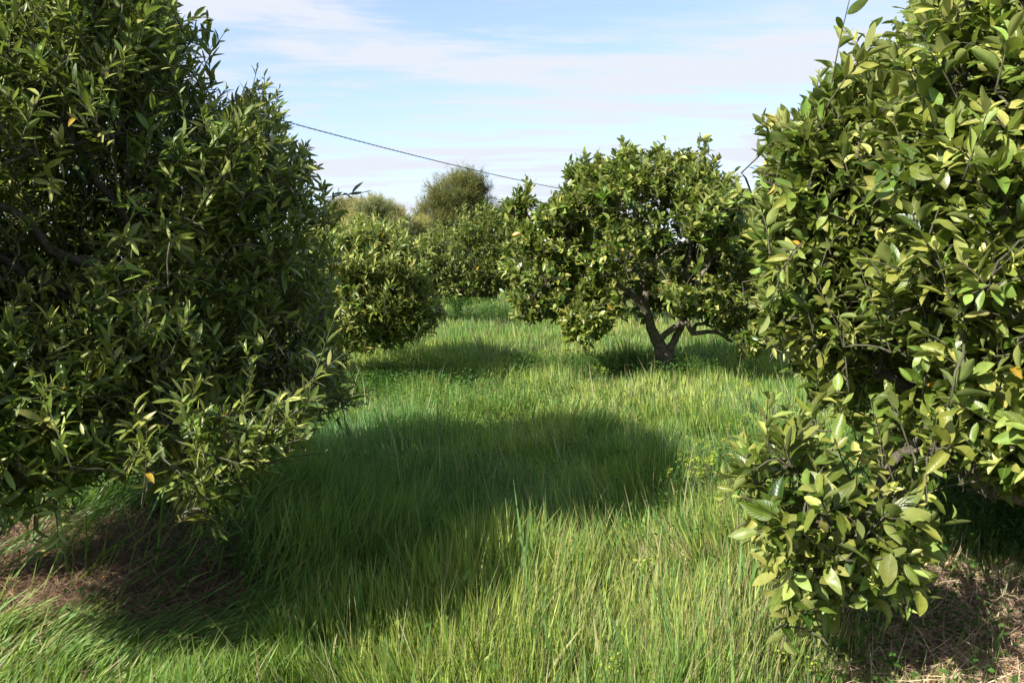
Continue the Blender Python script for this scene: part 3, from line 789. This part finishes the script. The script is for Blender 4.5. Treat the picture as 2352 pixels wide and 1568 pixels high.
# ------------------------------------------------------------------ overhead cable
m_c, t_c = new_mat("cable_rubber")
o_ = N(t_c, "ShaderNodeOutputMaterial"); p_ = N(t_c, "ShaderNodeBsdfPrincipled")
n_ = N(t_c, "ShaderNodeTexNoise"); n_.inputs["Scale"].default_value = 5
r_ = N(t_c, "ShaderNodeValToRGB"); r_.color_ramp.elements[0].color = (.02, .02, .022, 1); r_.color_ramp.elements[1].color = (.05, .05, .052, 1)
t_c.links.new(n_.outputs[0], r_.inputs[0]); t_c.links.new(r_.outputs[0], p_.inputs["Base Color"]); p_.inputs["Roughness"].default_value = .6
t_c.links.new(p_.outputs[0], o_.inputs[0])
A = P(650, 278, 25.0); Bq = P(1290, 434, 47.0)
dirc = (Bq - A)
pts = []
E0 = A - dirc * .62; E1 = Bq + dirc * .42
for t in np.linspace(0, 1, 90):
    p = E0 * (1 - t) + E1 * t
    pts.append(p)
pts = np.array(pts)
# sag: a shallow parabola through A and B
tt = np.linspace(0, 1, 90)
ta = .62 / 2.04; tb = 1.62 / 2.04
pts[:, 2] += 1.9 * (tt - ta) * (tt - tb)
tw = []
for ph in (0, math.pi):
    n = 1400
    t = np.linspace(0, 1, n)
    q = np.stack([np.interp(t, tt, pts[:, i]) for i in range(3)], 1)
    L = np.linalg.norm(E1 - E0)
    a = t * L * 6.28 / .55 + ph
    q[:, 2] += .016 * np.cos(a); q[:, 0] += .016 * np.sin(a)
    tw.append((q, np.full(n, .0105)))
v_, q_ = tube_arrays(tw, 5)
tag(mesh_quads("overhead_cable", v_, q_, m_c, smooth=True), "thin twisted black overhead cable slanting down across the sky", "cable")
pole_p = E1
root = empty("utility_pole", (E1[0], E1[1], 0), "wooden pole carrying the overhead cable, far behind the round middle citrus tree", "pole")
v_, q_ = tube_arrays([S([(E1[0], E1[1], -.2), (E1[0], E1[1], E1[2] * .5), (E1[0], E1[1], E1[2] + .25)], [.14, .12, .10], 8)], 10)
mesh_quads("post", v_, q_, MAT_BARK, root, smooth=True)
v_, q_ = tube_arrays([([(E1[0] - .02, E1[1] - .2, E1[2] - .02), (E1[0], E1[1] - .1, E1[2]), (E1[0], E1[1] + .1, E1[2])], [.03, .04, .03])], 6)
mesh_quads("cable_clamp", v_, q_, m_c, root, smooth=True)

# ------------------------------------------------------------------ grass
def blades(n, dmin, dmax, hfun, wbase, seed, pal, straw_frac, soil_keep=.0, tb=None, gamma=1.0):
    rg = np.random.default_rng(seed)
    D = dmin * (dmax / dmin) ** (rg.random(n) ** gamma)
    X = rg.uniform(-1, 1, n) * (D * .72 + 1.0)
    # tussocks: pull blades towards clump centres
    cl = 0.11 + .012 * D
    X2 = np.round(X / cl) * cl + rg.normal(0, .30, n) * cl
    D2 = np.round(D / cl) * cl + rg.normal(0, .30, n) * cl
    sel = rg.random(n) < .45
    X = np.where(sel, X2, X); D = np.where(sel, D2, D)
    s = soil_mask(X, D)
    keep = (rg.random(n) > s * (1 - soil_keep))
    X, D = X[keep], D[keep]
    n = len(X)
    p2 = np.stack([X, D], 1)
    Z = ground_z(X, D) - .01
    h = hfun(X, D, p2, rg, n)
    # lean: mostly upright, combed to the right on the left side of the lane
    comb = np.clip((-.35 - X + .5 * snoise(p2, 1.9, 25)) / 1.0, 0, 1) * np.clip((5.6 - D) / 1.2, 0, 1) * np.clip(.8 + .5 * snoise(p2, 4.5, 26), 0, 1.15)
    lang = 6.28 * (.5 + .5 * snoise(p2, 1.2, 21))
    amt = .08 + .42 * np.clip(snoise(p2, 2.6, 22), 0, 1)
    lx = np.cos(lang) * amt + comb * (.9 + .3 * snoise(p2, 2.0, 23)) + rg.normal(0, .15 + .12 * comb, n)
    ly = np.sin(lang) * amt + comb * .25 + rg.normal(0, .15, n)
    up = 1 - .30 * comb
    dirv = norm(np.stack([lx, ly, up], 1))
    curlv = np.clip(rg.gamma(1.2, .10, n) * (1 + .8 * comb), 0, 1.1)
    yaw = rg.uniform(0, 6.28, n)
    bd = norm(np.stack([lx * 1.4 + .5 * np.cos(yaw), ly * 1.4 + .5 * np.sin(yaw), np.full(n, -.35)], 1) + rg.normal(0, .35, (n, 3)))
    side = norm(np.cross(dirv, bd) + rg.normal(0, .35, (n, 3)))
    W = wbase(D) * rg.lognormal(0, .42, n)
    v = np.array([0, .36, .72, 1.0]); wd = np.array([.75, 1, .62, .06])
    base = np.stack([X, D, Z], 1)
    mid = base[:, None] + dirv[:, None] * (h[:, None] * v)[..., None] + bd[:, None] * ((curlv * h)[:, None] * v ** 2.2)[..., None]
    mid[..., 2] = np.maximum(mid[..., 2], Z[:, None] + .01)
    off = side[:, None] * (.5 * W[:, None] * wd)[..., None]
    V = np.stack([mid - off, mid + off], 2).reshape(-1, 3)
    i = np.arange(3)[:, None] * 2
    q = np.concatenate([i, i + 1, i + 3, i + 2], 1)
    Q = (np.arange(n)[:, None, None] * 8 + q[None]).reshape(-1, 4)
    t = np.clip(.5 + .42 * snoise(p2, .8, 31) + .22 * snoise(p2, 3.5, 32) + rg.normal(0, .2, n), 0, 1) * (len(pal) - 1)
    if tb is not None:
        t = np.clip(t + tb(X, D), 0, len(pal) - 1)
    k = np.clip(t.astype(int), 0, len(pal) - 2); ff = (t - k)[:, None]
    c = pal[k] * (1 - ff) + pal[k + 1] * ff
    c = c * np.clip(rg.normal(1, .28, (n, 1)), .4, 1.8)
    sf = straw_frac(X, D, p2)
    st = rg.random(n) < sf
    c[st] = np.array([.34, .27, .14]) * rg.uniform(.6, 1.25, (st.sum(), 1))
    c = np.clip(c, .003, 1)
    cc = np.concatenate([c, np.ones((n, 1))], 1)
    C8 = np.repeat(cc, 8, axis=0)
    # blades pale and yellowish at the foot
    foot = np.tile(np.array([1, 1, 0, 0, 0, 0, 0, 0.]), n)[:, None] * .45
    C8[:, :3] = C8[:, :3] * (1 - foot) + np.array([.16, .15, .07]) * foot
    return V, Q, C8

GP = np.array([[.048, .125, .042], [.095, .200, .042], [.190, .285, .048], [.33, .37, .085]])
GB = np.array([[.045, .125, .040], [.075, .175, .045], [.13, .24, .05]])
GS = np.array([[.20, .20, .10], [.36, .31, .19], [.46, .40, .27]])
def h_main(X, D, p2, rg, n):
    base = .205 + .07 * snoise(p2, .9, 41) + .09 * snoise(p2, 3.4, 42) + .05 * snoise(p2, 9.0, 43)
    base += .16 * np.clip((-.3 - X) / 1.0, 0, 1) * np.clip((7 - D) / 2, 0, 1) * np.clip((D - 3.0) / 1, 0, 1)
    base *= 1 - .45 * np.clip((X - 1.0) / .8, 0, 1) * np.clip((4.8 - D) / 1, 0, 1)
    base *= 1 - .40 * np.clip((-.9 - X) / .6, 0, 1) * np.clip((3.9 - D) / .5, 0, 1)
    return np.clip(base, .07, .6) * rg.uniform(.45, 1.3, n)
def h_broad(X, D, p2, rg, n):
    return h_main(X, D, p2, rg, n) * rg.uniform(.7, 1.25, n)
def h_stalk(X, D, p2, rg, n):
    return rg.uniform(.25, .5, n) * np.where((D < 4.2) & (np.abs(X) > .9), .6, 1)
def straw_main(X, D, p2):
    s = .03 + .04 * np.clip(snoise(p2, 2.0, 51), 0, 1)
    s += .14 * np.clip((D - 9) / 5, 0, 1) + .30 * np.exp(-(((X - .95) / .8) ** 2 + ((D - 3.1) / .9) ** 2)) + .12 * np.clip(snoise(p2, 4.0, 52), 0, 1)
    return np.clip(s, 0, .8)
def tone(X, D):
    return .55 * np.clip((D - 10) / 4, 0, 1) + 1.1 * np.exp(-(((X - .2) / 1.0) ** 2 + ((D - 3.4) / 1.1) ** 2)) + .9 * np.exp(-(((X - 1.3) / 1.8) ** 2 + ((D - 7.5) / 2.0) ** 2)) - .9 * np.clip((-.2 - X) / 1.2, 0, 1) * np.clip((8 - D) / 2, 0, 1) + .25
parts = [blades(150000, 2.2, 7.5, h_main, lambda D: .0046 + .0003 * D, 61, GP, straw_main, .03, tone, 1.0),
         blades(22000, 2.2, 9.0, h_broad, lambda D: .0095 + .0003 * D, 64, GB, lambda X, D, p: .01 + 0 * X, .13, None, 1.0),
         blades(3500, 2.3, 14.0, h_stalk, lambda D: .0022 + .0004 * D, 65, GS, lambda X, D, p: .3 + 0 * X, .1, None, 1.0),
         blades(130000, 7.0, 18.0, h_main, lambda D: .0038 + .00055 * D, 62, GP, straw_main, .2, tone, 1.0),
         blades(18000, 8.0, 20.0, h_broad, lambda D: .007 + .0008 * D, 66, GB, lambda X, D, p: .01 + 0 * X, .06, None, 1.0),
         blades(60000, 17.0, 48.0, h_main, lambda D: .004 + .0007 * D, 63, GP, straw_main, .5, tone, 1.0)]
V = np.concatenate([p[0] for p in parts]); C8 = np.concatenate([p[2] for p in parts])
offs = np.cumsum([0] + [len(p[0]) for p in parts[:-1]])
Q = np.concatenate([p[1] + o for p, o in zip(parts, offs)])
tag(mesh_quads("grass", V, Q, MAT_GRASS, attrs={"leaf_colour": C8}), "tall fresh green grass covering the lane between the trees", "grass", kind="stuff")

# ------------------------------------------------------------------ straw lying on the soil and in the thin grass
def straw(n, seed):
    rg = np.random.default_rng(seed)
    X = rg.uniform(-5.2, 4.4, n); D = rg.uniform(2.3, 6.0, n)
    s = soil_mask(X, D)
    s2 = .12 + .85 * np.exp(-(((X - 1.1) / .9) ** 2 + ((D - 3.1) / .9) ** 2)) * (X > -.4)
    keep = rg.random(n) < np.maximum(np.clip(s * 1.4, 0, 1) * np.where(X < 0, .55, 1.5), s2)
    X, D = X[keep], D[keep]; n = len(X)
    p2 = np.stack([X, D], 1)
    Z = ground_z(X, D) + .004 + rg.gamma(1.5, .012, n)
    a = rg.uniform(0, 6.28, n)
    ax = norm(np.stack([np.cos(a), np.sin(a), np.abs(rg.normal(.0, .32, n))], 1))
    L = rg.uniform(.05, .20, n)
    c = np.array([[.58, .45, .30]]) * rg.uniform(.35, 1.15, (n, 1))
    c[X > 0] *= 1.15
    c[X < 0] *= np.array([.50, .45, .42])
    br = rg.random(n) < .35
    c[br] = np.array([.24, .14, .09]) * rg.uniform(.6, 1.4, (br.sum(), 1))
    cc = np.concatenate([c, np.ones((n, 1))], 1)
    nr = norm(rg.normal(0, .4, (n, 3)) + UP)
    return build_leaves(np.stack([X, D, Z], 1), ax, nr, L, rg.uniform(.0018, .0042, n), rg.normal(.05, .25, n), np.full(n, .2), cc, rows=3)
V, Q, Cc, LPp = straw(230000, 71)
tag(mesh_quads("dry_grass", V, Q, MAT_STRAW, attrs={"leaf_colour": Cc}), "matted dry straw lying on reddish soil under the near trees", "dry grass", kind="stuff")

# ------------------------------------------------------------------ low broad-leaved weeds in the shade under the trees
def weeds(spots, seed):
    rg = np.random.default_rng(seed)
    pos, ax, nr, L, W, c = [], [], [], [], [], []
    for (x, y, rx, ry, n, hh) in spots:
        a = rg.normal(0, .5, (n, 2)) * [rx, ry] + [x, y]
        z = ground_z(a[:, 0], a[:, 1])
        k = 6
        for j in range(k):
            hz = z + hh * rg.uniform(.2, 1.0, n)
            pos.append(np.stack([a[:, 0] + rg.normal(0, .03, n), a[:, 1] + rg.normal(0, .03, n), hz], 1))
            ax.append(norm(rg.normal(0, 1, (n, 3)) * [1, 1, .3] + [0, 0, .15]))
            nr.append(norm(rg.normal(0, .3, (n, 3)) + UP))
            L.append(rg.uniform(.02, .045, n)); W.append(rg.uniform(.014, .026, n))
            c.append(np.array([[.045, .10, .02, 1]]) * np.concatenate([rg.normal(1.1, .25, (n, 1)).clip(.5).repeat(3, 1), np.ones((n, 1))], 1))
    cat = np.concatenate
    pos, ax, nr, L, W, c = map(cat, (pos, ax, nr, L, W, c))
    n = len(pos)
    return build_leaves(pos, ax, nr, L, W, rg.normal(.1, .1, n), np.full(n, .15), c, rows=3)
V, Q, Cc, LPp = weeds([(3.1, 4.6, .9, .9, 2500, .35), (2.7, 5.6, 1.0, 1.0, 1500, .3), (1.6, 10.8, 1.6, .8, 1800, .3), (-.8, 20, 1.6, 1.2, 1500, .7), (-4.5, 5.2, 1.2, 1.4, 1200, .3),
                       (-.4, 8.6, 1.6, 1.6, 900, .28), (1.2, 3.2, 1.0, .6, 300, .16), (.6, 5.0, 2.6, 2.6, 1300, .22), (-1.2, 4.2, .6, .8, 500, .18), (-1.5, 9.8, 1, 1, 900, .3)], 81)
tag(mesh_quads("ground_weeds", V, Q, MAT_WEED, attrs={"leaf_colour": Cc}), "low dark broad-leaved weeds growing under and around the trees", "weeds", kind="stuff")

def litter(n, seed):
    rg = np.random.default_rng(seed)
    X = rg.uniform(-4.6, 3.4, n); D = rg.uniform(2.5, 5.8, n)
    keep = (soil_mask(X, D) > .4)
    X, D = X[keep], D[keep]; n = len(X)
    a = rg.uniform(0, 6.28, n)
    ax = norm(np.stack([np.cos(a), np.sin(a), rg.normal(.1, .2, n)], 1))
    pal = np.array([[.22, .13, .06], [.32, .20, .09], [.14, .08, .045], [.42, .27, .06], [.10, .11, .04]])
    c = pal[rg.integers(0, 5, n)] * rg.uniform(.6, 1.2, (n, 1))
    c = np.concatenate([c, np.ones((n, 1))], 1)
    return build_leaves(np.stack([X, D, ground_z(X, D) + rg.uniform(.005, .03, n)], 1), ax, norm(rg.normal(0, .35, (n, 3)) + UP), rg.uniform(.045, .08, n),
                        rg.uniform(.018, .034, n), rg.normal(-.1, .3, n), rg.uniform(-.2, .8, n), c, rows=5, seed=seed)
V, Q, Cc, LPp = litter(2600, 5)
tag(mesh_quads("leaf_litter", V, Q, MAT_STRAW, attrs={"leaf_colour": Cc}), "fallen brown and yellow leaves lying on the soil under the near trees", "fallen leaves", kind="stuff")

# ------------------------------------------------------------------ flowering spurge plants, one by one
def spurge(px, py, h, n_st, label, seed, spread=.12):
    rg = np.random.default_rng(seed)
    # ground point under the photo position of the flower top
    v = (784 - py) / FPX
    dz = (sp + v * cp) / (cp - v * sp)
    D = (h - EYE) / dz
    x = (px - 1176) / FPX * D / (cp - v * sp)
    z = gz(x, D)
    root = empty("spurge_plant", (x, D, z), label, "flowering weed", "yellow-green flowering weeds in the grass")
    for k in range(n_st):
        pos, ax, nr, fp, fa, fn = [], [], [], [], [], []
        a = rg.uniform(0, 6.28); r = spread * rg.uniform(.1, 1)
        top = np.array([x + r * math.cos(a), D + r * math.sin(a), z + h * rg.uniform(.55, 1.08)])
        b = np.array([x + .2 * r * math.cos(a), D + .2 * r * math.sin(a), z - .01])
        l = arc(b, top, 6, rg, .1)
        lines = [(l, np.linspace(.0035, .002, 6))]
        for j in range(30):
            f = rg.uniform(.25, .98)
            pos.append([np.interp(f, np.linspace(0, 1, 6), l[:, i]) for i in range(3)])
            ph = j * 2.4
            ax.append([math.cos(ph), math.sin(ph), .45]); nr.append([rg.normal(0, .2), rg.normal(0, .2), 1])
        v_, q_ = tube_arrays(lines, 4)
        stem = mesh_quads("stem", v_, q_, MAT_TWIG, root, smooth=True)
        n = len(pos)
        c = np.tile([.09, .16, .03, 1.], (n, 1))
        V, Q, Cc, _ = build_leaves(np.array(pos), norm(np.array(ax, float)), norm(np.array(nr, float)), rg.uniform(.022, .042, n), rg.uniform(.006, .010, n), np.full(n, .1), np.full(n, .2), c, rows=3)
        mesh_quads("leaves", V, Q, MAT_GRASS, stem, {"leaf_colour": Cc})
        rays = []
        for j in range(rg.integers(4, 7)):
            ph = j * 1.256 + rg.uniform(0, .7)
            q = rg.uniform(.3, 1)
            e = top + np.array([math.cos(ph) * .024 * q, math.sin(ph) * .024 * q, rg.uniform(-.02, .04)])
            for u in range(6):
                pp = u * 1.05 + rg.uniform(0, 1)
                fp.append(e + rg.normal(0, .006, 3)); fa.append([math.cos(pp), math.sin(pp), rg.uniform(0, 1)]); fn.append([rg.normal(0, .5), rg.normal(0, .5), 1])
        n = len(fp)
        c = np.concatenate([np.array([[.26, .32, .045]]) * rg.normal(1, .2, (n, 1)), np.ones((n, 1))], 1)
        V, Q, Cc, _ = build_leaves(np.array(fp), norm(np.array(fa, float)), norm(np.array(fn, float)), rg.uniform(.010, .017, n), rg.uniform(.007, .012, n), np.full(n, .0), np.full(n, .2), c, rows=3)
        mesh_quads("flower_head", V, Q, MAT_FLOWER, root, {"leaf_colour": Cc})

spurge(1605, 1022, .42, 14, "largest yellow-flowering weed, left of the low hanging orange branch", 1, .20)
spurge(1640, 1050, .36, 7, "yellow-flowering weed just right of the largest one, touching the hanging branch", 2, .13)
spurge(1695, 925, .36, 7, "yellow-flowering weed above the tip of the low hanging branch", 3, .15)
spurge(1655, 975, .34, 5, "small yellow-flowering weed between the largest one and the hanging branch tip", 4, .10)
spurge(1640, 885, .36, 6, "yellow-flowering weed farther off in the sunlit grass, in front of the round tree's shade", 5, .18)
spurge(1480, 1268, .36, 3, "single yellow-flowering weed at the lower edge of the big tree shadow", 6, .05)
spurge(1605, 1478, .26, 3, "small yellow-flowering weed in the near grass left of the hanging branch's lowest leaves", 7, .06)
spurge(1410, 1540, .24, 3, "low yellow-flowering weed at the bottom edge of the picture", 8, .06)
spurge(1245, 762, .38, 6, "distant yellow-flowering weed under the left side of the round citrus tree", 9, .25)
spurge(1215, 800, .36, 5, "distant yellow-flowering weed in the lane, left of the round tree", 10, .2)
for q_i, (qx, qy, qh, qn, ql) in enumerate([
        (1720, 880, .36, 5, "yellow-flowering weed high in the sunlit grass, close to the large right tree's left edge"),
        (1560, 905, .34, 4, "yellow-flowering weed alone in the sunlit grass below the round tree's trunk"),
        (1385, 845, .34, 4, "faint yellow-flowering weed left of the round tree's trunk in the lane"),
        (1290, 820, .34, 4, "faint yellow-flowering weed under the lowest left twigs of the round tree"),
        (1790, 1530, .20, 3, "small yellow-flowering weed at the bottom edge below the hanging branch"),
        (1010, 690, .50, 5, "distant yellow-flowering weed beside the low bushy tree's right side")]):
    spurge(qx, qy, qh, qn, ql, 30 + q_i, .14)
spurge(1130, 715, .45, 6, "farthest yellow-flowering weed at the end of the lane", 11, .35)
